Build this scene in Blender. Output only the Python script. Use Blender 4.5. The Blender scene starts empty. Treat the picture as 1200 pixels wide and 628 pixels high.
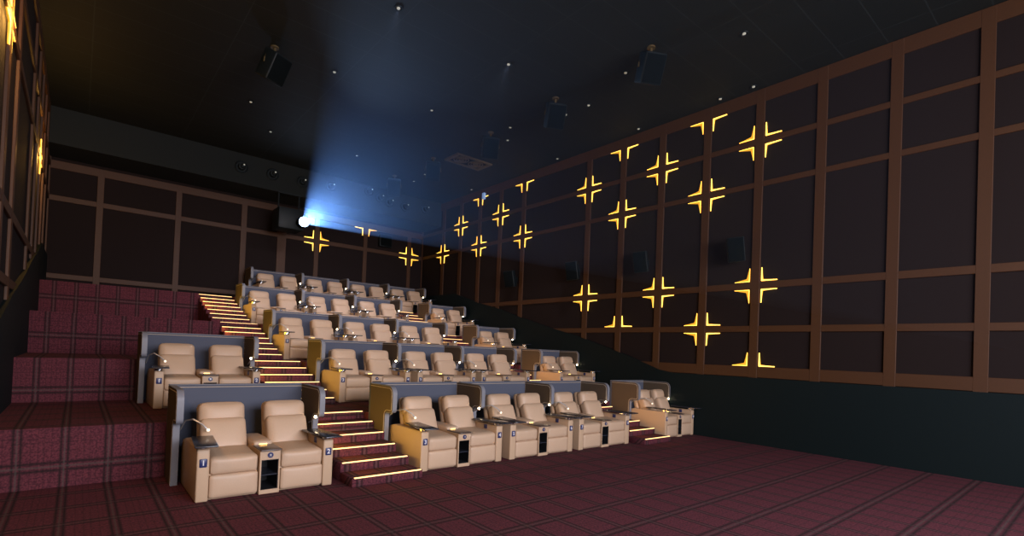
import bpy, bmesh, math, random
from mathutils import Vector, Matrix
random.seed(4)
S = bpy.context.scene
COL = S.collection
PI = math.pi

# ------------------------------------------------------------------ materials
def newmat(name):
    m = bpy.data.materials.new(name); m.use_nodes = True
    nt = m.node_tree
    return m, nt, nt.nodes['Principled BSDF'], nt.nodes['Material Output']

def bump(nt, b, scale, strength, detail=3, coord='Object', dist=0.01):
    tc = nt.nodes.new('ShaderNodeTexCoord'); n = nt.nodes.new('ShaderNodeTexNoise')
    n.inputs['Scale'].default_value = scale; n.inputs['Detail'].default_value = detail
    bp = nt.nodes.new('ShaderNodeBump'); bp.inputs['Strength'].default_value = strength
    bp.inputs['Distance'].default_value = dist
    nt.links.new(tc.outputs[coord], n.inputs['Vector'])
    nt.links.new(n.outputs['Fac'], bp.inputs['Height'])
    nt.links.new(bp.outputs['Normal'], b.inputs['Normal'])
    return n

def simple(name, col, rough=0.6, metal=0.0, bs=None, var=0.0, spec=0.5):
    m, nt, b, o = newmat(name)
    b.inputs['Base Color'].default_value = (*col, 1)
    b.inputs['Roughness'].default_value = rough
    b.inputs['Metallic'].default_value = metal
    b.inputs['Specular IOR Level'].default_value = spec
    if bs:
        n = bump(nt, b, bs[0], bs[1])
        if var:
            r = nt.nodes.new('ShaderNodeMix'); r.data_type = 'RGBA'
            r.inputs['A'].default_value = (*[c*(1-var) for c in col], 1)
            r.inputs['B'].default_value = (*[min(1, c*(1+var)) for c in col], 1)
            nt.links.new(n.outputs['Fac'], r.inputs['Factor'])
            nt.links.new(r.outputs['Result'], b.inputs['Base Color'])
    return m

def emis(name, col, s):
    m, nt, b, o = newmat(name)
    b.inputs['Base Color'].default_value = (*col, 1)
    b.inputs['Emission Color'].default_value = (*col, 1)
    b.inputs['Emission Strength'].default_value = s
    return m

M = {}
M['leather'] = simple('cream_leather', (0.585, 0.415, 0.285), 0.48, bs=(90, 0.12), var=0.06)
M['leather_body'] = simple('cream_leather_body', (0.56, 0.395, 0.26), 0.52, bs=(70, 0.1), var=0.05)
M['fabric'] = simple('grey_blue_fabric', (0.098, 0.112, 0.158), 0.85, bs=(250, 0.25), var=0.12, spec=0.3)
M['wingfabric'] = simple('shaded_wing_fabric', (0.115, 0.083, 0.056), 0.8, bs=(250, 0.25), var=0.12, spec=0.3)  # back panel cloth with the wings' warm side shade put into the colour
M['edge'] = simple('grey_edge_band', (0.21, 0.22, 0.26), 0.5, bs=(60, 0.05))
M['piping'] = simple('piping_cord', (0.50, 0.43, 0.36), 0.5, bs=(60, 0.05))
M['dark'] = simple('black_laminate', (0.012, 0.014, 0.018), 0.55, bs=(40, 0.05))
M['tray'] = simple('dark_tray_gloss', (0.03, 0.035, 0.05), 0.25, bs=(20, 0.02))
M['table'] = simple('brown_table_top', (0.10, 0.07, 0.06), 0.3, bs=(20, 0.02))
M['chrome'] = simple('chrome', (0.75, 0.76, 0.8), 0.2, 1.0, bs=(20, 0.01))
M['plate'] = simple('navy_plate', (0.022, 0.032, 0.13), 0.35, bs=(20, 0.01))
M['digit'] = simple('white_digit', (0.8, 0.8, 0.85), 0.5, bs=(20, 0.01))
M['lampmetal'] = simple('pale_gooseneck', (0.55, 0.53, 0.52), 0.35, 0.4, bs=(20, 0.01))
M['rail'] = simple('brown_rail', (0.066, 0.024, 0.007), 0.6, bs=(30, 0.1), var=0.12)
M['panel'] = simple('dark_wall_panel', (0.016, 0.010, 0.010), 0.85, bs=(200, 0.3), var=0.15, spec=0.2)
M['dado'] = simple('dark_teal_dado', (0.001, 0.0075, 0.0095), 0.7, bs=(60, 0.1), spec=0.25)
M['bulk'] = simple('grey_bulkhead', (0.014, 0.018, 0.019), 0.8, bs=(60, 0.1), spec=0.25)
M['speaker'] = simple('speaker_black', (0.009, 0.014, 0.017), 0.5, bs=(80, 0.1), spec=0.25)
M['grille'] = simple('speaker_grille', (0.003, 0.005, 0.006), 0.9, bs=(300, 0.4), spec=0.1)
M['bronze'] = simple('bronze_vent', (0.12, 0.085, 0.035), 0.5, 0.2, bs=(40, 0.1))
M['plain'] = simple('front_wall_black', (0.012, 0.012, 0.014), 0.8, bs=(60, 0.1))
M['screen'] = simple('screen_white', (0.7, 0.7, 0.72), 0.9, bs=(300, 0.05))
M['step_led'] = emis('step_led', (1.0, 0.62, 0.25), 2.0)
M['lamp_on'] = emis('lamp_glow', (1.0, 0.76, 0.46), 24.0)
M['lamp_glint'] = emis('lamp_head_glint', (1.0, 0.85, 0.65), 1.0)  # glint on the unlit left lamp heads, put in as emission
M['console_led'] = emis('console_led', (1.0, 0.55, 0.14), 6.0)
M['cross_strip'] = emis('amber_light_strip', (1.0, 0.64, 0.11), 2.8)
M['cross_glow'] = emis('painted_amber_wash', (1.0, 0.50, 0.035), 0.55)  # strip light washing over the panel corner, put in as emission
M['lens'] = emis('projector_lens_light', (0.45, 0.65, 1.0), 60.0)
M['downlight'] = emis('lens_glint', (0.85, 0.9, 0.8), 0.14)  # faint emission stands in for reflection on the off downlights and for glints
M['downblue'] = emis('marker_blue', (0.3, 0.5, 1.0), 0.35)

def carpet():
    m, nt, b, o = newmat('tartan_carpet')
    b.inputs['Roughness'].default_value = 0.95
    b.inputs['Specular IOR Level'].default_value = 0.15
    geo = nt.nodes.new('ShaderNodeNewGeometry'); sep = nt.nodes.new('ShaderNodeSeparateXYZ')
    nt.links.new(geo.outputs['Position'], sep.inputs[0])
    def mth(op, a, bb=None, c=None):
        n = nt.nodes.new('ShaderNodeMath'); n.operation = op
        for i, v in enumerate((a, bb, c)):
            if v is None: continue
            if isinstance(v, (int, float)): n.inputs[i].default_value = v
            else: nt.links.new(v, n.inputs[i])
        return n.outputs[0]
    def dist(sock, org, per):           # distance in metres to the nearest band centre
        u = mth('DIVIDE', mth('SUBTRACT', sock, org), per)
        f = mth('FRACT', mth('ADD', u, 100.5))
        return mth('MULTIPLY', mth('ABSOLUTE', mth('SUBTRACT', f, 0.5)), per)
    ysum = mth('ADD', sep.outputs['Y'], mth('MULTIPLY', sep.outputs['Z'], 1.0))
    dx = dist(sep.outputs['X'], 1.764, 0.458); dy = dist(ysum, 6.474, 0.69)
    dx2 = dist(sep.outputs['X'], 1.764+0.229, 0.458); dy2 = dist(ysum, 6.474+0.345, 0.69)
    def line(d, c, w):
        t = mth('ABSOLUTE', mth('SUBTRACT', d, c))
        return mth('SUBTRACT', 1.0, mth('SMOOTH_MIN', mth('DIVIDE', t, w), 1.0, 0.3))
    def mx(*a):
        r = a[0]
        for k in a[1:]: r = mth('MAXIMUM', r, k)
        return r
    darkl = mx(line(dx, 0.036, 0.026), line(dy, 0.05, 0.034))
    light = mx(line(dx, 0.0, 0.016), line(dy, 0.0, 0.02))
    thin = mx(line(dx2, 0.03, 0.010), line(dy2, 0.03, 0.012), line(dx2, 0.1, 0.008), line(dy2, 0.14, 0.010))
    no = nt.nodes.new('ShaderNodeTexNoise'); no.inputs['Scale'].default_value = 45; no.inputs['Detail'].default_value = 4
    nt.links.new(geo.outputs['Position'], no.inputs['Vector'])
    def mix(fac, a, bcol):
        r = nt.nodes.new('ShaderNodeMix'); r.data_type = 'RGBA'; r.clamp_factor = True
        nt.links.new(fac, r.inputs['Factor'])
        if isinstance(a, tuple): r.inputs['A'].default_value = (*a, 1)
        else: nt.links.new(a, r.inputs['A'])
        r.inputs['B'].default_value = (*bcol, 1)
        return r.outputs['Result']
    nf = nt.nodes.new('ShaderNodeMapRange'); nf.inputs['From Min'].default_value = 0.36; nf.inputs['From Max'].default_value = 0.64
    nt.links.new(no.outputs['Fac'], nf.inputs['Value'])
    c0 = mix(nf.outputs['Result'], (0.070, 0.020, 0.030), (0.155, 0.040, 0.054))
    c1 = mix(mth('MULTIPLY', thin, 0.45), c0, (0.035, 0.016, 0.02))
    c2 = mix(mth('MULTIPLY', darkl, 0.9), c1, (0.014, 0.013, 0.014))
    c3 = mix(mth('MULTIPLY', light, 0.7), c2, (0.085, 0.072, 0.068))
    nt.links.new(c3, b.inputs['Base Color'])
    bp = nt.nodes.new('ShaderNodeBump'); bp.inputs['Strength'].default_value = 0.4; bp.inputs['Distance'].default_value = 0.006
    n2 = nt.nodes.new('ShaderNodeTexNoise'); n2.inputs['Scale'].default_value = 180
    nt.links.new(geo.outputs['Position'], n2.inputs['Vector'])
    nt.links.new(n2.outputs['Fac'], bp.inputs['Height']); nt.links.new(bp.outputs['Normal'], b.inputs['Normal'])
    return m
M['carpet'] = carpet()

def ceilmat():
    m, nt, b, o = newmat('dark_ceiling_tiles')
    b.inputs['Roughness'].default_value = 0.7; b.inputs['Specular IOR Level'].default_value = 0.3
    geo = nt.nodes.new('ShaderNodeNewGeometry')
    br = nt.nodes.new('ShaderNodeTexBrick'); br.offset = 0.0
    br.inputs['Scale'].default_value = 1.0
    br.inputs['Color1'].default_value = (0.011, 0.0135, 0.012, 1)
    br.inputs['Color2'].default_value = (0.0125, 0.015, 0.0135, 1)
    br.inputs['Mortar'].default_value = (0.022, 0.028, 0.029, 1)
    br.inputs['Mortar Size'].default_value = 0.012
    br.inputs['Brick Width'].default_value = 2.4; br.inputs['Row Height'].default_value = 0.8
    nt.links.new(geo.outputs['Position'], br.inputs['Vector'])
    nt.links.new(br.outputs['Color'], b.inputs['Base Color'])
    return m
M['ceiling'] = ceilmat()

# ------------------------------------------------------------------ mesh helpers
def obj(name, bm, mat, parent=None, smooth=True, loc=None):
    bmesh.ops.recalc_face_normals(bm, faces=bm.faces)
    me = bpy.data.meshes.new(name); bm.to_mesh(me); bm.free()
    o = bpy.data.objects.new(name, me); COL.objects.link(o)
    me.materials.append(mat)
    if smooth:
        me.shade_auto_smooth = True if hasattr(me, 'shade_auto_smooth') and not callable(getattr(me, 'shade_auto_smooth')) else None
    if parent: o.parent = parent
    if loc: o.location = loc
    return o

def obj(name, bm, mat, parent=None, smooth=True, loc=None, ang=40):
    bmesh.ops.recalc_face_normals(bm, faces=bm.faces)
    if smooth:
        for f in bm.faces: f.smooth = True
        for e in bm.edges:
            if len(e.link_faces) == 2 and e.calc_face_angle(0) > math.radians(ang): e.smooth = False
    me = bpy.data.meshes.new(name); bm.to_mesh(me); bm.free()
    o = bpy.data.objects.new(name, me); COL.objects.link(o)
    me.materials.append(mat)
    if parent: o.parent = parent
    if loc: o.location = loc
    return o

def empty(name, loc=(0, 0, 0), rz=0.0):
    o = bpy.data.objects.new(name, None); COL.objects.link(o)
    o.location = loc; o.rotation_euler = (0, 0, rz); o.empty_display_size = 0.2
    return o

def tag(o, label, cat=None, group=None, kind=None):
    o['label'] = label
    if cat: o['category'] = cat
    if group: o['group'] = group
    if kind: o['kind'] = kind
    return o

def box(bm, x0, x1, y0, y1, z0, z1, bev=0.0, seg=2, mat=None):
    t = bmesh.new()
    bmesh.ops.create_cube(t, size=1.0)
    for v in t.verts:
        v.co = Vector(((v.co.x+0.5)*(x1-x0)+x0, (v.co.y+0.5)*(y1-y0)+y0, (v.co.z+0.5)*(z1-z0)+z0))
    if bev > 0:
        bmesh.ops.bevel(t, geom=list(t.edges), offset=bev, segments=seg, profile=0.5, affect='EDGES')
    if mat is not None: bmesh.ops.transform(t, matrix=mat, verts=t.verts)
    me = bpy.data.meshes.new('tmp'); t.to_mesh(me); t.free()
    bm.from_mesh(me); bpy.data.meshes.remove(me)
    return bm

def cushion(bm, sx, sy, sz, r, puff=(0, 0, 0), mat=None, n=8, seams=()):
    """rounded, puffed box centred on the origin; seams = x positions of stitched grooves on the +-Y / Z faces"""
    t = bmesh.new()
    bmesh.ops.create_cube(t, size=2.0)
    bmesh.ops.subdivide_edges(t, edges=list(t.edges), cuts=n, use_grid_fill=True)
    hx, hy, hz = sx/2, sy/2, sz/2
    for v in t.verts:
        p = []
        for c in v.co:
            p.append(math.sin(c*PI/2)*0.35 + c*0.65 if abs(c) < 1 else c)
        q = Vector((p[0]*hx, p[1]*hy, p[2]*hz))
        i = Vector((max(-hx+r, min(hx-r, q.x)), max(-hy+r, min(hy-r, q.y)), max(-hz+r, min(hz-r, q.z))))
        d = q-i
        if d.length > 1e-6: q = i + d.normalized()*r
        x, y, z = p
        fx = (1-y*y)*(1-z*z); fy = (1-x*x)*(1-z*z); fz = (1-x*x)*(1-y*y)
        q.x += puff[0]*fx*(1 if x > 0 else -1)*abs(x); q.y += puff[1]*fy*(1 if y > 0 else -1)*abs(y); q.z += puff[2]*fz*(1 if z > 0 else -1)*abs(z)
        v.co = q
    for s in seams:
        for v in t.verts:
            if abs(v.co.x-s) < 0.02 and v.co.y < 0: v.co.y += 0.006*(1-abs(v.co.x-s)/0.02)
    if mat is not None: bmesh.ops.transform(t, matrix=mat, verts=t.verts)
    me = bpy.data.meshes.new('tmp'); t.to_mesh(me); t.free()
    bm.from_mesh(me); bpy.data.meshes.remove(me)
    return bm

def prism_x(bm, prof, x0, x1, bev=0.0, seg=2):
    """profile of (y,z) points pushed along x"""
    t = bmesh.new()
    a = [t.verts.new((x0, y, z)) for y, z in prof]; b = [t.verts.new((x1, y, z)) for y, z in prof]
    t.faces.new(a); t.faces.new(b[::-1])
    k = len(prof)
    for i in range(k): t.faces.new((a[i], b[i], b[(i+1) % k], a[(i+1) % k]))
    bmesh.ops.recalc_face_normals(t, faces=t.faces)
    if bev > 0:
        es = [e for e in t.edges if e.calc_face_angle(0) > math.radians(50)]
        bmesh.ops.bevel(t, geom=es, offset=bev, segments=seg, profile=0.5, affect='EDGES')
    me = bpy.data.meshes.new('tmp'); t.to_mesh(me); t.free()
    bm.from_mesh(me); bpy.data.meshes.remove(me)
    return bm

def tube(bm, pts, r, n=6, caps=True):
    pts = [Vector(p) for p in pts]; rings = []
    for i, p in enumerate(pts):
        d = (pts[min(i+1, len(pts)-1)]-pts[max(i-1, 0)]).normalized()
        up = Vector((0, 0, 1)) if abs(d.z) < 0.9 else Vector((1, 0, 0))
        a = d.cross(up).normalized(); b = d.cross(a)
        rr = r[i] if isinstance(r, (list, tuple)) else r
        rings.append([bm.verts.new(p + a*math.cos(k*2*PI/n)*rr + b*math.sin(k*2*PI/n)*rr) for k in range(n)])
    for i in range(len(rings)-1):
        for k in range(n):
            bm.faces.new((rings[i][k], rings[i][(k+1) % n], rings[i+1][(k+1) % n], rings[i+1][k]))
    if caps: bm.faces.new(rings[0]); bm.faces.new(rings[-1][::-1])
    return bm

def cyl(bm, c, r, h, axis='Z', n=20, r2=None):
    c = Vector(c); d = {'X': Vector((1, 0, 0)), 'Y': Vector((0, 1, 0)), 'Z': Vector((0, 0, 1))}[axis]
    return tube(bm, [c-d*h/2, c+d*h/2], [r, r if r2 is None else r2], n)

def copy_tree(o, parent=None):
    c = o.copy(); COL.objects.link(c)
    if parent: c.parent = parent
    for ch in list(o.children): copy_tree(ch, c)
    return c

# ------------------------------------------------------------------ room numbers (metres)
W = 12.62; LEFT = -0.9; BACK = 21.97; FRONT = -6.0; CEIL = 8.70
ZB = [0.0, 0.78, 1.57, 2.50, 3.44]               # tier floor heights
YB = [8.90, 12.32, 15.48, 18.58, 21.50]          # back panel of each row
DEPTH = 1.63
YF = [y-DEPTH for y in YB]
AL = [(3.03, 4.16), (2.95, 4.12), (2.90, 3.92), (2.85, 3.86)]      # left aisle, flight by flight
AR = [(9.92, 10.95), (9.86, 10.80), (9.47, 10.70), (9.40, 10.58)]  # right aisle
NST = [6, 6, 7, 7]

def struct(name, bm, mat, label=None, smooth=False, parent=None):
    o = obj(name, bm, mat, parent, smooth)
    if parent is None: o['kind'] = 'structure'
    if label: o['label'] = label
    return o

b = bmesh.new(); box(b, LEFT-0.2, W+0.2, FRONT-0.2, BACK+0.2, -0.2, 0); struct('floor', b, M['carpet'], 'dark red tartan carpet in front of the first row')
b = bmesh.new(); box(b, LEFT-0.2, W+0.2, FRONT-0.2, BACK+0.2, CEIL, CEIL+0.2); struct('ceiling', b, M['ceiling'], 'dark tiled auditorium ceiling')
b = bmesh.new(); box(b, W, W+0.2, FRONT, BACK, 0, CEIL); struct('wall_right', b, M['panel'], 'dark panelled right wall')
b = bmesh.new(); box(b, LEFT-0.2, LEFT, FRONT, BACK, 0, CEIL); struct('wall_left', b, M['panel'], 'dark panelled left wall')
b = bmesh.new(); box(b, LEFT-0.2, W+0.2, BACK, BACK+0.2, 0, CEIL); struct('wall_back', b, M['panel'], 'dark panelled wall behind the top row')
b = bmesh.new(); box(b, LEFT-0.2, W+0.2, FRONT-0.2, FRONT, 0, CEIL); struct('wall_front', b, M['plain'], 'black wall behind the screen')
b = bmesh.new(); box(b, LEFT, W, 20.35, BACK, 7.62, CEIL)
bk = struct('trim_bulkhead', b, M['bulk'], 'grey bulkhead above the back wall')
bk.name = 'trim_1'

# tiers
tiers = []
for i in range(1, 5):
    y0 = YB[i-1]+0.06
    y1 = (YB[i]+0.06) if i < 4 else BACK
    b = bmesh.new()
    box(b, LEFT, AL[i-1][0], y0, y1, ZB[i-1]-0.02 if i > 1 else 0, ZB[i])
    box(b, AL[i-1][1], AR[i-1][0], y0, y1, ZB[i-1]-0.02 if i > 1 else 0, ZB[i])
    box(b, AR[i-1][1], W, y0, y1, ZB[i-1]-0.02 if i > 1 else 0, ZB[i])
    yy0 = y0+0.3
    for a in (AL[i-1], AR[i-1]):
        box(b, a[0], a[1], yy0, y1+(0 if i < 4 else 0), ZB[i-1]-0.02 if i > 1 else 0, ZB[i]-0.002)
    o = struct('floor', b, M['carpet'], 'raised carpeted tier under row %d of seats' % (i+1))

# aisle stairs
YS = [6.95, 10.46, 13.45, 16.5]
def stairs(a, i, label):
    t = empty('aisle_stairs', ((a[0]+a[1])/2, YS[i], ZB[i])); t['kind'] = 'structure'; t['label'] = label
    n = NST[i]; rise = (ZB[i+1]-ZB[i])/n; run = 0.44 if n == 6 else 0.40
    w = (a[1]-a[0])/2
    for k in range(n):
        b = bmesh.new()
        y0 = k*run
        box(b, -w, w, y0, y0+run+ (0.10 if k == n-1 else 0.02), 0.0, rise*(k+1), 0.012, 2)
        st = obj('step', b, M['carpet'], t)
        b = bmesh.new(); box(b, -w+0.03, w-0.03, y0-0.006, y0+0.020, rise*(k+1)-0.007, rise*(k+1)+0.007, 0.003, 1)
        ls = obj('light_strip', b, M['step_led'], st)
    return t
for i in range(4):
    stairs(AL[i], i, 'carpeted steps with glowing nosings in the left aisle from row %d up to row %d' % (i+1, i+2))
    stairs(AR[i], i, 'carpeted steps with glowing nosings in the right aisle from row %d up to row %d' % (i+1, i+2))

# ------------------------------------------------------------------ wall rails
COLS = [20.06-k*1.38-(1.844 if k > 4 else 0) for k in range(14)]
ZR = [8.47, 7.39, 6.33, 3.85, 2.79, 1.74]
def rails_side(xw, d, name, label):
    b = bmesh.new()
    def bx(y0, y1, z0, z1, t=0.045):
        xa, xb = sorted((xw, xw-d*t)); box(b, xa, xb, y0, y1, z0, z1, 0.006, 1)
    for i, y in enumerate(COLS):
        bx(y-0.105, y+0.105, 1.0, CEIL-0.02)
    bx(BACK-0.06, BACK, 1.0, CEIL-0.02)
    for z, h in zip(ZR, (0.11, 0.065, 0.065, 0.08, 0.075, 0.13)):
        bx(FRONT, BACK, z-h, z+h, 0.042)
    bx(FRONT, BACK, 8.5, CEIL-0.01, 0.04)
    return struct(name, b, M['rail'], label)
rails_side(W, 1, 'trim_2', 'brown grid of rails across the right wall')
rails_side(LEFT, -1, 'trim_3', 'brown grid of rails across the left wall')
BC = [(4.74, 0.10), (6.14, 0.17), (7.54, 0.09), (9.69, 0.09), (11.89, 0.09), (2.6, 0.09), (0.4, 0.09)]
b = bmesh.new()
for x, h in BC: box(b, x-h, x+h, BACK-0.045, BACK, 3.3, 7.5, 0.006, 1)
for z, h in ((7.39, 0.13), (6.33, 0.085), (3.85, 0.08)): box(b, LEFT, W, BACK-0.042, BACK, z-h, z+h, 0.006, 1)
struct('trim_4', b, M['rail'], 'brown grid of rails across the back wall')

# stepped dado along the right wall
DP = [(BACK, 4.47), (18.9, 4.45), (17.25, 3.99), (15.84, 3.68), (14.44, 3.29), (13.03, 2.93), (11.49, 2.58), (9.6, 2.05), (8.4, 1.66), (8.0, 1.60), (FRONT, 1.60)]
for nm, xa, xb, lb in (('baseboard_right', W-0.075, W+0.01, 'dark teal dado sloping down the right wall with the seating'), ('baseboard_left', LEFT-0.01, LEFT+0.075, 'dark teal dado sloping down the left wall')):
    b = bmesh.new(); prism_x(b, DP+[(FRONT, 0), (BACK, 0)], xa, xb); struct(nm, b, M['dado'], lb)

# ------------------------------------------------------------------ cross lights
def bracket_bm(sy, sz, strip=True, face=1):
    """L bracket in the wall plane (u = along wall, v = up); returns polygons. corner at (sy*g, sz*h)"""
    return None
GU, GV, LU, LV = 0.140, 0.098, 0.375, 0.33
def L_poly(su, sv, t0, t1, gu=GU, gv=GV, lu=LU, lv=LV, off=0.0):
    pts = [(0+off, 0+off), (lu, 0+off), (lu, t1+off), (t0*1.25+off, t0+off), (t0+off, t0*1.25+off), (t1+off, lv), (0+off, lv)]
    return [(su*(gu+u), sv*(gv+v)) for u, v in pts]
def plate(bm, poly, to3, d0, d1):
    a = [bm.verts.new(to3(u, v, d0)) for u, v in poly]; c = [bm.verts.new(to3(u, v, d1)) for u, v in poly]
    bm.faces.new(a); bm.faces.new(c[::-1]); k = len(poly)
    for i in range(k): bm.faces.new((a[i], c[i], c[(i+1) % k], a[(i+1) % k]))
ncross = 0
def cross(center, u_axis, n_axis, kinds, label, group, scale=1.0, far=-1):
    """kinds: subset of 'ul','ur','ll','lr' (u>0 = r). far: sign of u on the side away from the viewer's end of the room"""
    t = empty('cross_wall_light', center); tag(t, label, 'wall light', group)
    U = Vector(u_axis); N = Vector(n_axis); Z = Vector((0, 0, 1))
    for kd in kinds:
        sv = 1 if kd[0] == 'u' else -1; su = 1 if kd[1] == 'r' else -1
        to3 = lambda u, v, d: U*u + Z*v + N*d
        bm = bmesh.new()
        fart = (su == far)
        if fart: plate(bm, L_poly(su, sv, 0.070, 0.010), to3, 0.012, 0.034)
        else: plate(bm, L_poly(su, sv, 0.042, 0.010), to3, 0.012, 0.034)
        r = obj('glow_wedge', bm, M['cross_glow'], t, smooth=False)
        bm = bmesh.new()
        if fart:
            plate(bm, L_poly(su, sv, 0.014, 0.007), to3, 0.030, 0.040)
        else:
            plate(bm, L_poly(su, sv, 0.032, 0.020), to3, 0.030, 0.042)
        obj('light_strip', bm, M['cross_strip'], r, smooth=False)
    return t
ALL4 = ('ul', 'ur', 'll', 'lr')
RW = [(2, 0), (4, 0), (6, 0), (8, 0), (1, 1), (3, 1), (5, 1), (7, 1), (9, 1), (0, 2), (2, 2), (4, 2), (6, 2), (8, 2), (5, 3), (7, 3), (9, 3), (6, 4), (8, 4), (9, 5)]
rown = ['the top rail', 'the second rail down', 'the third rail down', 'the rail under the speakers', 'the second lowest rail', 'the bottom rail']
ordn = ['first', 'second', 'third', 'fourth', 'fifth', 'sixth', 'seventh', 'eighth', 'ninth', 'tenth']
seen = {}
for k, r in RW:
    kinds = ALL4
    shp = 'amber cross light'
    if r == 0: kinds = ('ll', 'lr'); shp = 'amber T-shaped light'
    if r == 5 or (k, r) == (6, 4): kinds = ('ul', 'ur'); shp = 'amber upturned light'
    j = seen.get(r, 0); seen[r] = j+1
    cz = ZR[r] - (0.02 if r == 0 else 0) + (0.04 if r == 5 else 0)
    lab = '%s on %s, right wall, %s from the back' % (shp, rown[r], ordn[j])
    cross((W-0.002, COLS[k], cz), (0, -1, 0), (-1, 0, 0), kinds, lab, 'lights on the right wall')
for x, z, kinds, lab in ((7.54, 6.33, ALL4, 'glowing amber cross light on the back wall just below the projector beam'),
                         (9.69, 7.36, ('ll', 'lr'), 'glowing amber T-shaped light under the bulkhead on the back wall'),
                         (11.89, 6.33, ALL4, 'glowing amber cross light on the back wall nearest the right corner')):
    cross((x, BACK-0.002, z), (1, 0, 0), (0, -1, 0), kinds, lab, 'lights on the back wall', far=1)

# ------------------------------------------------------------------ recliner
def Rx(a): return Matrix.Rotation(a, 4, 'X')
def T(x, y, z): return Matrix.Translation((x, y, z))
def make_chair(s):
    t = empty('recliner_chair')
    ax0, ax1 = (0.285, 0.425) if s > 0 else (-0.425, -0.285)
    b = bmesh.new()
    prof = [(0.0, 0.0), (0.0, 0.645), (0.04, 0.655), (0.95, 0.655), (1.10, 0.62), (1.19, 0.52), (1.22, 0.40), (1.22, 0.0)]
    prism_x(b, prof, ax0, ax1, 0.018, 3); obj('armrest', b, M['leather_body'], t)
    b = bmesh.new(); box(b, -0.283, 0.283, 0.06, 1.12, 0.0, 0.34, 0.02, 2)
    obj('base', b, M['leather_body'], t)
    b = bmesh.new(); cushion(b, 0.56, 0.66, 0.225, 0.05, (0, 0.012, 0.02), T(0, 0.335, 0.437) @ Rx(0.05), seams=(-0.17, 0.17))
    obj('seat_cushion', b, M['leather'], t)
    b = bmesh.new(); cushion(b, 0.56, 0.13, 0.29, 0.03, (0, 0.014, 0.0), T(0, 0.06, 0.172), seams=(-0.17, 0.17))
    obj('leg_rest', b, M['leather'], t)
    b = bmesh.new(); cushion(b, 0.57, 0.22, 0.50, 0.07, (0, 0.03, 0.0), T(0, 0.76, 0.675) @ Rx(-0.42), seams=(-0.15, 0.15))
    obj('backrest', b, M['leather'], t)
    b = bmesh.new(); cushion(b, 0.58, 0.20, 0.34, 0.08, (0, 0.035, 0.008), T(0, 0.93, 0.955) @ Rx(-0.20))
    obj('headrest', b, M['leather'], t)
    b = bmesh.new(); cushion(b, 0.565, 0.14, 0.76, 0.06, (0, 0.02, 0.0), T(0, 0.995, 0.735) @ Rx(-0.27))
    obj('back_shell', b, M['leather_body'], t)
    # tray table on a pivot at the front of the arm
    ac = (ax0+ax1)/2
    tr = bmesh.new()
    box(tr, -0.125, 0.125, -0.40, 0.40, -0.011, 0.011, 0.010, 2, T(ac-s*0.035, 0.19, 0.715) @ Matrix.Rotation(s*0.10, 4, 'Z'))
    tt = obj('tray_table', tr, M['tray'], t)
    b = bmesh.new(); cyl(b, (ac, 0.0, 0.694), 0.05, 0.03, 'Z', 16); cyl(b, (ac, 0.08, 0.68), 0.06, 0.05, 'Z', 16)
    obj('pivot', b, M['chrome'], tt)
    b = bmesh.new(); box(b, ac-0.042, ac+0.042, -0.012, 0.004, 0.43, 0.535, 0.01, 2)
    obj('number_plate', b, M['plate'], t)
    inner = ax0 if s > 0 else ax1
    b = bmesh.new(); box(b, inner-0.010, inner+0.010, 0.29, 0.38, 0.562, 0.642, 0.008, 2)
    obj('seat_control', b, M['plate'], t)
    return t

_digit = {}
def digit_mesh(n):
    if n not in _digit:
        c = bpy.data.curves.new('digit', 'FONT'); c.body = str(n); c.size = 0.088; c.extrude = 0.002
        c.align_x = 'CENTER'; c.align_y = 'CENTER'; c.offset = 0.0015
        o = bpy.data.objects.new('tmp', c); COL.objects.link(o)
        bpy.context.view_layer.update()
        me = bpy.data.meshes.new_from_object(o.evaluated_get(bpy.context.evaluated_depsgraph_get()))
        me.transform(Matrix.Rotation(PI/2, 4, 'X')); me.materials.clear(); me.materials.append(M['digit']); me.name = 'digit'
        bpy.data.objects.remove(o)
        _digit[n] = me
    return _digit[n]

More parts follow.
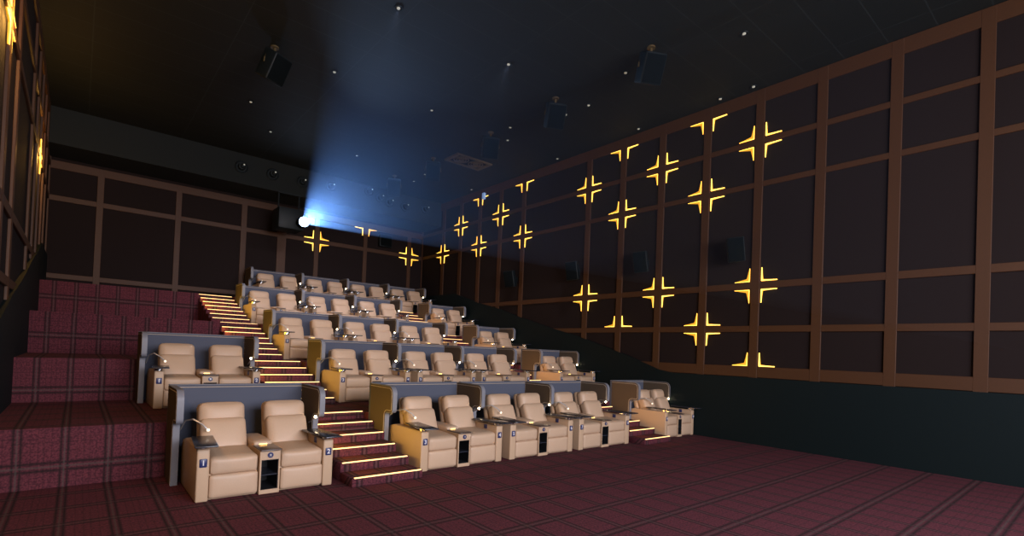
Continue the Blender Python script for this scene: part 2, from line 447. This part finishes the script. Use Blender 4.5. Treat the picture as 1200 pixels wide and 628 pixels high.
def make_console():
    t = empty('console_cabinet')
    b = bmesh.new(); h = 0.128
    box(b, -h, -h+0.022, 0.0, 0.55, 0.0, 0.57, 0.004, 1); box(b, h-0.022, h, 0.0, 0.55, 0.0, 0.57, 0.004, 1)
    box(b, -h+0.01, h-0.01, 0.002, 0.55, 0.0, 0.055, 0.004, 1); box(b, -h+0.01, h-0.01, 0.002, 0.55, 0.445, 0.57, 0.004, 1)
    box(b, -h, h, 0.53, 1.15, 0.0, 0.55, 0.02, 2)
    obj('body', b, M['leather_body'], t)
    b = bmesh.new()
    box(b, -h+0.020, -h+0.028, 0.012, 0.53, 0.05, 0.45); box(b, h-0.028, h-0.020, 0.012, 0.53, 0.05, 0.45)
    box(b, -h+0.02, h-0.02, 0.50, 0.535, 0.05, 0.45); box(b, -h+0.02, h-0.02, 0.012, 0.53, 0.052, 0.06); box(b, -h+0.02, h-0.02, 0.012, 0.53, 0.438, 0.448)
    obj('lining', b, M['dark'], t, smooth=False)
    b = bmesh.new(); box(b, -h+0.024, h-0.024, 0.03, 0.52, 0.235, 0.25, 0.003, 1); obj('shelf', b, M['tray'], t)
    b = bmesh.new(); box(b, -h-0.004, h+0.004, -0.06, 0.36, 0.572, 0.590, 0.007, 2); obj('table_top', b, M['table'], t)
    b = bmesh.new(); cyl(b, (0, -0.001, 0.508), 0.036, 0.014, 'Y', 20)
    em = obj('emblem', b, M['plate'], t)
    b = bmesh.new(); cyl(b, (0, -0.010, 0.512), 0.012, 0.006, 'Y', 12); tube(b, [(-0.014, -0.010, 0.492), (0, -0.010, 0.500), (0.014, -0.010, 0.492)], 0.003)
    obj('mark', b, M['lampmetal'], em)
    b = bmesh.new(); cushion(b, 0.25, 0.74, 0.11, 0.04, (0, 0, 0.015), T(0, 0.74, 0.585)); obj('armrest_pad', b, M['leather'], t)
    b = bmesh.new(); box(b, -0.05, 0.05, 0.366, 0.372, 0.592, 0.600, 0.002, 1)
    obj('glow_strip', b, M['console_led'], t)
    return t

def wing_profile():
    """(y,z), y=0 at the back, negative toward the front of the pod"""
    p = [(0, 0), (-0.60, 0), (-0.60, 0.80)]
    for a in range(0, 91, 22): pass
    for k in range(1, 6):
        a = k/5*PI/2; p.append((-0.60-0.07+0.07*math.cos(a), 0.80+0.07*math.sin(a)))
    for k in range(0, 6):
        a = k/5*PI/2; p.append((-0.80-0.07*math.sin(a), 0.94-0.07*math.cos(a)))
    for k in range(0, 8):
        a = k/7*PI/2; p.append((-0.73-0.14*math.cos(a), 1.18+0.14*math.sin(a)))
    p.append((0, 1.32))
    return p
WP = wing_profile()
def make_wing(parent, x, s, lamp=True, th=0.075):
    """wing centred at x; s=+1 the seat side is -x (a right-hand wing)"""
    b = bmesh.new(); prism_x(b, WP, x-th/2, x+th/2, 0.0)
    w = obj('side_wing', b, M['wingfabric'], parent, ang=30)
    # edge band following the outline
    b = bmesh.new(); out = WP[1:]
    cy, cz = -0.4, 0.7
    e = 0.006
    def offs(pts, d):
        r = []
        for i, p in enumerate(pts):
            a = Vector(pts[max(i-1, 0)]); c = Vector(pts[min(i+1, len(pts)-1)])
            t = (c-a).normalized(); n = Vector((-t.y, t.x))
            r.append((p[0]-n.x*-d, p[1]-n.y*-d))
        return r
    o1 = offs(out, e); o0 = offs(out, -0.004)
    v = []
    for (ya, za), (yb, zb) in zip(o0, o1):
        v.append([b.verts.new((x-th/2-0.003, ya, za)), b.verts.new((x-th/2-0.003, yb, zb)), b.verts.new((x+th/2+0.003, yb, zb)), b.verts.new((x+th/2+0.003, ya, za))])
    for i in range(len(v)-1):
        for k in range(4): b.faces.new((v[i][k], v[i][(k+1) % 4], v[i+1][(k+1) % 4], v[i+1][k]))
    b.faces.new(v[0]); b.faces.new(v[-1][::-1])
    obj('edge_band', b, M['edge'], w, ang=50)
    b = bmesh.new()
    inn = offs(out, -0.035)
    for sx in (-1, 1):
        tube(b, [(x+sx*(th/2+0.001), y, z) for y, z in inn], 0.007, 5)
    obj('piping', b, M['piping'], w)
    return w
def make_lamp(parent, x, s, on):
    b = bmesh.new()
    x0 = x-s*0.062
    pts = [(x0, -0.45, 0.62), (x0-s*0.02, -0.55, 0.76), (x0-s*0.05, -0.66, 0.86), (x0-s*0.10, -0.75, 0.885), (x0-s*0.155, -0.80, 0.84)] if on else \
          [(x0, -0.48, 0.74), (x0-s*0.02, -0.75, 0.90), (x0-s*0.08, -0.95, 0.94), (x0-s*0.17, -1.04, 0.88), (x0-s*0.24, -1.06, 0.80)]
    if on: pts = [(x0, -0.48, 0.74), (x0-s*0.01, -0.62, 0.78), (x0-s*0.02, -0.74, 0.83), (x0-s*0.03, -0.82, 0.885), (x0-s*0.04, -0.88, 0.88)]
    tube(b, pts, 0.011, 6)
    l = obj('reading_lamp', b, M['lampmetal'], parent)
    b = bmesh.new(); bmesh.ops.create_uvsphere(b, u_segments=12, v_segments=8, radius=0.021 if on else 0.022, matrix=T(*pts[-1]))
    obj('lamp_head', b, M['lamp_on'] if on else M['lamp_glint'], l)

def make_partition(w, left_wing):
    t = empty('privacy_shell')
    b = bmesh.new(); box(b, 0.052 if not left_wing else -0.035, w-0.037, 0.0, 0.07, 0, 1.32, 0.006, 1)
    bp = obj('back_panel', b, M['fabric'], t)
    b = bmesh.new(); box(b, 0.052 if not left_wing else -0.035, w-0.042, -0.006, 0.076, 1.318, 1.334, 0.005, 1)
    obj('top_cap', b, M['edge'], bp)
    b = bmesh.new(); tube(b, [(0.056, -0.005, 1.29), (w-0.05, -0.005, 1.29)], 0.007, 5); obj('piping', b, M['piping'], bp)
    make_wing(t, w, 1); make_lamp(t, w, 1, True)
    if left_wing: make_wing(t, 0.0, -1)
    make_lamp(t, 0.0, -1, False)
    return t

chair = {-1: make_chair(-1), 1: make_chair(1)}
console = make_console()
part = {}
used = set()
def inst(o):
    if o.name in used: return copy_tree(o)
    used.add(o.name); return o
rowname = ['front row', 'second row', 'third row', 'fourth row', 'top row']
PITCHC = 1.60   # width from outer arm to outer arm of a chair pair
def pod(row, x0, w, left_wing, n0, where, whereL, whereR, sx=1.0, cx=None):
    """one partition, two recliners and the console between them; n0 number of the first seat"""
    yb = YB[row]; z = ZB[row]
    if (w, left_wing) not in part: part[(w, left_wing)] = make_partition(w, left_wing)
    p = inst(part[(w, left_wing)]); p.location = (x0, yb, z)
    tag(p, 'grey blue wraparound seat screen, %s, %s' % (where, rowname[row]), 'seat screen', 'seat screens of the %s' % rowname[row])
    c = cx if cx is not None else x0 + w/2 + 0.03
    yf = YF[row]
    off = (0.13+0.285+0.005)*sx
    for s, n, wl in ((-1, n0, whereL), (1, n0+1, whereR)):
        ch = inst(chair[s]); ch.location = (c+s*off, yf, z); ch.scale = (sx, 1, 1)
        tag(ch, 'cream recliner, %s, %s' % (wl, rowname[row]), 'recliner chair', 'recliners of the %s' % rowname[row])
        pl = [q for q in ch.children if q.name.startswith('number_plate')][0]
        pending.append((pl, s, n))
    k = inst(console); k.location = (c, yf-0.005, z); k.scale = (sx, 1, 1)
    tag(k, 'cream console with dark shelves, %s, %s' % (where, rowname[row]), 'console', 'consoles of the %s' % rowname[row])
pending = []
cname = ['just right of the left aisle', 'in the middle of the centre block', 'just left of the right aisle']
nth = ['first', 'second', 'third', 'fourth', 'fifth', 'sixth', 'seventh', 'eighth']
ROWX = [(5.15, 1.90), (5.13, 1.88), (4.90, 1.82), (4.82, 1.82), (5.72, 1.82)]   # centre of the first pair, pod pitch
RIGHTX = [(11.86, 1.42, 0.775), (11.72, 1.68, 0.93), (11.60, 1.68, 0.93), (11.48, 1.68, 0.93)]
for r in range(4):
    if r < 2:
        pod(r, 1.08-0.14*r, 1.88, True, 1, 'left of the left aisle', 'farther seat left of the left aisle', 'last before the left aisle', cx=2.02-0.14*r)
    xc, pt = ROWX[r]
    for k in range(3):
        wl = '%s seat right of the left aisle' % nth[2*k]; wr = '%s seat right of the left aisle' % nth[2*k+1]
        pod(r, xc-pt/2+k*pt, pt, k == 0, 3+2*k, cname[k], wl, wr, cx=xc+k*(pt-(0.02 if r == 0 else 0)))
    c, w, sx = RIGHTX[r]
    pod(r, c-w/2, w, True, 9, 'beside the right wall', 'nearer to the right aisle of the wall pair', 'seat touching the right wall', sx=sx, cx=c)
xc, pt = ROWX[4]
for k in range(4):
    cn = ['first pod from the left', 'second pod from the left', 'third pod from the left', 'last pod toward the right corner'][k]
    pod(4, xc-pt/2+k*pt, pt, k == 0, 3+2*k, cn, '%s seat from the left end' % nth[2*k], '%s seat from the left end' % nth[2*k+1], cx=xc+k*pt)
# the seat numbers
for pl, s, n in pending:
    ac = s*0.355
    d = bpy.data.objects.new('digit', digit_mesh(n)); COL.objects.link(d); d.parent = pl
    d.location = (ac, -0.0135, 0.4825)

# ------------------------------------------------------------------ speakers, ceiling fittings
def wall_speaker(y, label):
    t = empty('wall_speaker', (W, y, 4.72)); tag(t, label, 'speaker', 'speakers on the right wall')
    b = bmesh.new(); R = Matrix.Rotation(-0.22, 4, 'Y') @ Matrix.Rotation(0.5, 4, 'Z')
    prof = T(-0.36, 0, 0) @ R
    box(b, -0.13, 0.15, -0.20, 0.20, -0.30, 0.30, 0.03, 3, prof); obj('cabinet', b, M['speaker'], t)
    b = bmesh.new(); box(b, -0.150, -0.125, -0.18, 0.18, -0.28, 0.28, 0.01, 2, prof); obj('grille', b, M['grille'], t)
    b = bmesh.new(); tube(b, [(-0.30, 0, 0), (-0.06, 0, 0)], 0.028, 8); box(b, -0.06, -0.04, -0.07, 0.07, -0.10, 0.10, 0.004, 1)
    tube(b, [(-0.22, 0.0, 0.08), (-0.05, 0.0, 0.08)], 0.014, 6)
    obj('bracket', b, M['speaker'], t)
for y, l in ((6.15, 'black speaker on the right wall, nearest the screen'), (8.95, 'black speaker on the right wall, second from the screen'), (11.62, 'black speaker on the right wall, second from the back'), (14.8, 'black speaker on the right wall, nearest the back corner')):
    wall_speaker(y, l)

def ceiling_speaker(x, y, label, rz):
    t = empty('ceiling_speaker', (x, y, CEIL), rz); tag(t, label, 'speaker', 'speakers hung from the ceiling')
    mt = T(0, 0, -0.47) @ Rx(0.5)
    b = bmesh.new(); box(b, -0.24, 0.24, -0.20, 0.20, -0.31, 0.31, 0.035, 3, mt); obj('cabinet', b, M['speaker'], t)
    b = bmesh.new(); box(b, -0.215, 0.215, -0.215, -0.195, -0.28, 0.28, 0.01, 2, mt); obj('grille', b, M['grille'], t)
    b = bmesh.new()
    pts = [(-0.28, 0, -0.47)] + [(-0.28*math.cos(a), 0, -0.47+0.34*math.sin(a)) for a in [k*PI/10 for k in range(1, 10)]] + [(0.28, 0, -0.47)]
    tube(b, pts, 0.016, 6); tube(b, [(0, 0, -0.14), (0, 0, 0)], 0.03, 8); cyl(b, (0, 0, -0.015), 0.09, 0.03)
    obj('yoke', b, M['bronze'], t)
for x, y, l, rz in ((9.22, 6.65, 'black speaker hung from the ceiling, largest and nearest in view', -0.5), (9.34, 9.68, 'black speaker hung from the ceiling, second along the right-hand line', -0.5),
                (9.43, 12.57, 'black speaker hung from the ceiling, third along the right-hand line', -0.5), (9.3, 15.69, 'black speaker hung from the ceiling just left of the bronze vent', -0.5),
                (9.2, 18.4, 'black speaker hung from the ceiling nearest the back wall bulkhead', -0.5), (3.16, 12.49, 'black speaker hung from the dark left part of the ceiling', 0.5)):
    ceiling_speaker(x, y, l, rz)

t = empty('ceiling_vent', (10.36, 15.06, CEIL), 0.0); tag(t, 'bronze rectangular ceiling vent with two round openings', 'vent')
b = bmesh.new()
for x0, x1, y0, y1 in ((-0.75, 0.75, -0.42, -0.34), (-0.75, 0.75, 0.34, 0.42), (-0.75, -0.62, -0.34, 0.34), (0.62, 0.75, -0.34, 0.34)):
    box(b, x0, x1, y0, y1, -0.06, 0.0, 0.008, 1)
obj('frame', b, M['bronze'], t)
for sx in (-0.31, 0.31):
    b = bmesh.new()
    for rr in (0.26, 0.17, 0.08):
        tube(b, [(sx+rr*math.cos(a*PI/12), rr*math.sin(a*PI/12), -0.03) for a in range(25)], 0.022, 6, False)
    obj('round_grille', b, M['bronze'], t)
b = bmesh.new(); box(b, -0.62, 0.62, -0.34, 0.34, -0.012, 0.0); obj('backing', b, M['grille'], t, smooth=False)

def dl_proto():
    t = empty('ceiling_downlight')
    b = bmesh.new(); tube(b, [(0.075*math.cos(a*PI/10), 0.075*math.sin(a*PI/10), -0.008) for a in range(21)], 0.014, 6, False)
    obj('ring', b, M['speaker'], t)
    b = bmesh.new(); cyl(b, (0, 0, -0.012), 0.034, 0.02, 'Z', 16); obj('lens', b, M['downlight'], t)
    return t
DL = [(4.58, 9.3), (4.56, 12.56), (7.35, 12.6), (7.42, 9.31), (10.16, 12.64), (10.19, 10.13), (10.23, 9.32), (9.64, 7.65), (10.17, 5.07), (12.35, 5.88), (12.35, 6.73), (12.35, 9.25), (4.43, 17.55), (3.44, 15.79), (12.35, 12.6), (9.62, 11.87), (7.26, 17.47), (10.07, 18.43), (9.96, 17.39), (12.3, 17.58)]
pr = dl_proto()
for i, (x, y) in enumerate(DL):
    o = pr if i == 0 else copy_tree(pr)
    o.location = (x, y, CEIL)
    side = 'over the left seats' if x < 5 else 'over the middle seats' if x < 8 else 'along the right wall' if x > 12 else 'near the hung speakers'
    same = sorted([q[1] for q in DL if (q[0] < 5) == (x < 5) and (5 <= q[0] < 8) == (5 <= x < 8) and (q[0] > 12) == (x > 12)])
    tag(o, 'tiny ceiling downlight %s, %s from the screen end' % (side, nth[min(7, same.index(y))]), 'downlight', 'ceiling downlights')

def bulk_speaker():
    t = empty('bulkhead_speaker')  # a round bulkhead speaker, not a lamp
    b = bmesh.new(); tube(b, [(0.19*math.cos(a*PI/12), -0.03, 0.19*math.sin(a*PI/12)) for a in range(25)], 0.03, 6, False)
    cyl(b, (0, -0.02, 0), 0.19, 0.04, 'Y', 24); obj('housing', b, M['speaker'], t)
    b = bmesh.new(); cyl(b, (0, -0.09, 0), 0.10, 0.12, 'Y', 20, 0.13); bmesh.ops.create_uvsphere(b, u_segments=14, v_segments=8, radius=0.09, matrix=T(0.03, -0.13, 0.02))
    obj('swivel_eye', b, M['speaker'], t)
    b = bmesh.new(); bmesh.ops.create_uvsphere(b, u_segments=10, v_segments=6, radius=0.028, matrix=T(0.05, -0.22, 0.05)); obj('glint_dot', b, M['downlight'], t)  # glint put in as a faintly glowing dot
    return t
pr = bulk_speaker()
BS = [(4.22, 8.2), (5.27, 8.2), (6.35, 8.18), (7.45, 8.27), (9.55, 8.30), (9.05, 8.45), (10.0, 8.2), (10.73, 8.17), (11.75, 8.27)]
for i, (x, z) in enumerate(sorted(BS)):
    o = pr if i == 0 else copy_tree(pr)
    o.location = (x, 20.35, z)
    tag(o, 'round black speaker on the grey bulkhead, %s from the left' % ['first', 'second', 'third', 'fourth', 'fifth', 'sixth', 'seventh', 'eighth', 'ninth'][i], 'spotlight', 'round speakers on the bulkhead')
t = empty('wall_sensor', (W-0.1, 17.0, 8.35)); tag(t, 'small pale blue sensor on the top rail of the right wall', 'sensor')
b = bmesh.new(); box(b, -0.05, 0.06, -0.07, 0.07, -0.13, 0.13, 0.02, 2); obj('housing', b, M['downblue'], t)

# projector
LENS = Vector((6.27, 19.60, 6.53))
t = empty('projector', (5.94, 20.3, 5.83)); tag(t, 'black projector throwing a blue beam, hung high in front of the back wall', 'projector')
b = bmesh.new(); box(b, -0.48, 0.42, -0.30, 0.55, 0.42, 1.20, 0.04, 2); obj('housing', b, M['speaker'], t)
b = bmesh.new(); cyl(b, (0.33, -0.43, 0.70), 0.20, 0.34, 'Y', 24); obj('lens_barrel', b, M['grille'], t)
b = bmesh.new(); cyl(b, (0.33, -0.605, 0.70), 0.17, 0.02, 'Y', 24); obj('lens', b, M['lens'], t)
b = bmesh.new(); 
for sx in (-0.4, 0.34): tube(b, [(sx, 0.1, 1.18), (sx, 0.1, 1.82)], 0.03, 8)
box(b, -0.45, 0.4, 0.02, 0.18, 1.76, 1.82, 0.01, 1)
obj('ceiling_mount', b, M['speaker'], t)
for i, (x, z) in enumerate(((10.6, 6.85),)):
    t = empty('wall_box', (x, BACK, z)); tag(t, 'dark flat speaker box on the back wall between the two right columns', 'speaker')
    b = bmesh.new(); box(b, -0.3, 0.3, -0.22, -0.02, -0.28, 0.28, 0.02, 2); obj('cabinet', b, M['speaker'], t)
    b = bmesh.new(); box(b, -0.27, 0.27, -0.23, -0.215, -0.25, 0.25, 0.004, 1); obj('grille', b, M['grille'], t)
    b = bmesh.new(); box(b, -0.1, 0.1, -0.03, 0.0, -0.1, 0.1); obj('bracket', b, M['speaker'], t)

# haze in the projector beam: a real scattering volume lit by the projector lamp
b = bmesh.new()
def ring(dist):
    tl, tr_, tu, td = math.tan(math.radians(15.6)), math.tan(math.radians(13)), math.tan(math.radians(12.6)), math.tan(math.radians(12.5))
    zt = min(LENS.z+0.10+dist*tu, CEIL-0.02)
    x0 = LENS.x-0.10-dist*tl; x1 = min(LENS.x+0.10+dist*tr_, W-0.1)
    return [(x0, LENS.y-dist, LENS.z-0.1-dist*td), (x1, LENS.y-dist, LENS.z-0.1-dist*td), (x1, LENS.y-dist, zt), (x0, LENS.y-dist, zt)]
du = (CEIL-0.02-LENS.z-0.10)/math.tan(math.radians(12.6))
rs = [[b.verts.new(p) for p in ring(d)] for d in (0.03, du, 18.6)]
b.faces.new(rs[0]); b.faces.new(rs[-1][::-1])
for i in range(2):
    for k in range(4): b.faces.new((rs[i][k], rs[i][(k+1) % 4], rs[i+1][(k+1) % 4], rs[i+1][k]))
hz = obj('beam_haze', b, simple('tmp', (1, 1, 1)), None, False)
hm = bpy.data.materials.new('haze'); hm.use_nodes = True; nt = hm.node_tree; nt.nodes.clear()
vo = nt.nodes.new('ShaderNodeVolumeScatter'); mo = nt.nodes.new('ShaderNodeOutputMaterial')
vo.inputs['Color'].default_value = (0.42, 0.62, 1.0, 1); vo.inputs['Density'].default_value = 0.0125; vo.inputs['Anisotropy'].default_value = 0.88
nt.links.new(vo.outputs[0], mo.inputs['Volume'])
hz.data.materials[0] = hm
tag(hz, 'blue haze lit by the projector beam above the seats', 'haze', kind='stuff')

# cinema screen behind the viewpoint
b = bmesh.new(); box(b, 1.0, 11.0, FRONT+0.02, FRONT+0.06, 1.3, 6.0)
o = obj('mounted_screen', b, M['screen'], None, False); tag(o, 'wide white cinema screen on the front wall', 'screen')

# ------------------------------------------------------------------ lights
def light(kind, name, loc, rot, energy, col, **kw):
    l = bpy.data.lights.new(name, kind); l.energy = energy; l.color = col
    for k, v in kw.items(): setattr(l, k, v)
    o = bpy.data.objects.new(name, l); COL.objects.link(o); o.location = loc; o.rotation_euler = rot
    return o
def aim(o, target):
    d = Vector(target)-o.location; o.rotation_euler = d.to_track_quat('-Z', 'Y').to_euler()
k = light('AREA', 'screen_light', (5.2, FRONT+0.3, 3.9), (0, 0, 0), 2050, (0.97, 0.93, 1.0), shape='RECTANGLE', size=9.5, size_y=4.2)
aim(k, (6.0, 14, 1.2))
p = light('SPOT', 'projector_lamp', LENS+Vector((0, -0.04, 0)), (0, 0, 0), 3100, (0.36, 0.59, 1.0), spot_size=math.radians(49), spot_blend=1.0, shadow_soft_size=0.04)
p.rotation_euler = (math.radians(88), 0, PI)
aim(p, LENS+Vector((0, -10, -0.3)))

# added fill spots at six ceiling downlights, brightening the upper rows
for x, y in ((4.58, 9.3), (7.42, 9.31), (10.23, 9.32), (4.56, 12.56), (7.35, 12.6), (10.16, 12.64)):
    l = light('SPOT', 'upper_row_fill', (x, y, CEIL-0.03), (0, 0, 0), 520, (1.0, 0.90, 0.98), spot_size=math.radians(75), spot_blend=0.9, shadow_soft_size=0.03)
    aim(l, (x, y+5.5, ZB[2]+0.6 if y < 11 else ZB[4]+0.4))
# added one-sided lamps boosting the step nosings' warm light across the aisles
for i in range(4):
    for a, e, gc in ((AL[i], 14.0, (1.0, 0.60, 0.07)), (AR[i], 9.0, (1.0, 0.50, 0.13))):
        l = light('AREA', 'aisle_fill', (a[0]+0.03, YS[i]+1.1, ZB[i]+0.62), (0, 0, 0), e, gc, shape='RECTANGLE', size=2.2, size_y=0.35)
        l.rotation_euler = (math.radians(70), 0, -PI/2)
        l.rotation_euler = Matrix(((0, 0, -1), (1, 0, 0), (0, -1, 0))).to_euler()
# added warm fill lamps, with made-up cross lights as source, on the left wall
for j, (k, r) in enumerate(((12, 3), (9, 3), (6, 2), (2, 2))):
    y, z = COLS[k], ZR[r]
    cross((LEFT+0.002, y, z), (0, 1, 0), (1, 0, 0), ALL4, 'added amber cross light on the left wall, %s from the screen' % ordn[j], 'added lights on the left wall', far=1)
    light('POINT', 'left_wall_fill', (LEFT+0.25, y, z), (0, 0, 0), 75, (1.0, 0.50, 0.10), shadow_soft_size=0.12)
w = bpy.data.worlds.new('world'); S.world = w; w.use_nodes = True
w.node_tree.nodes['Background'].inputs[0].default_value = (0.01, 0.012, 0.015, 1)
w.node_tree.nodes['Background'].inputs[1].default_value = 1.0

# ------------------------------------------------------------------ camera
f, cy, yaw, pitch, roll = 603.443, 402.526, 0.701, 0.016, 0.039
cyw, sy = math.cos(yaw), math.sin(yaw); cp, sp = math.cos(pitch), math.sin(pitch)
fwd = Vector((sy*cp, cyw*cp, sp)); right = Vector((cyw, -sy, 0)); up = right.cross(fwd)
r_ = right*math.cos(roll) + up*math.sin(roll); u_ = up*math.cos(roll) - right*math.sin(roll)
cam = bpy.data.cameras.new('camera'); co = bpy.data.objects.new('camera', cam); COL.objects.link(co)
cam.sensor_width = 36; cam.lens = f/1200*36; cam.shift_y = (cy-314)/1200; cam.clip_start = 0.05
m = Matrix(((r_.x, u_.x, -fwd.x, 0), (r_.y, u_.y, -fwd.y, 0), (r_.z, u_.z, -fwd.z, 2.0), (0, 0, 0, 1)))
co.matrix_world = m
S.camera = co
S.view_settings.view_transform = 'Standard'; S.view_settings.look = 'None'; S.view_settings.gamma = 1
S.view_settings.exposure = 0.0; S.view_settings.use_curve_mapping = False
S.cycles.use_denoising = True; S.cycles.max_bounces = 5
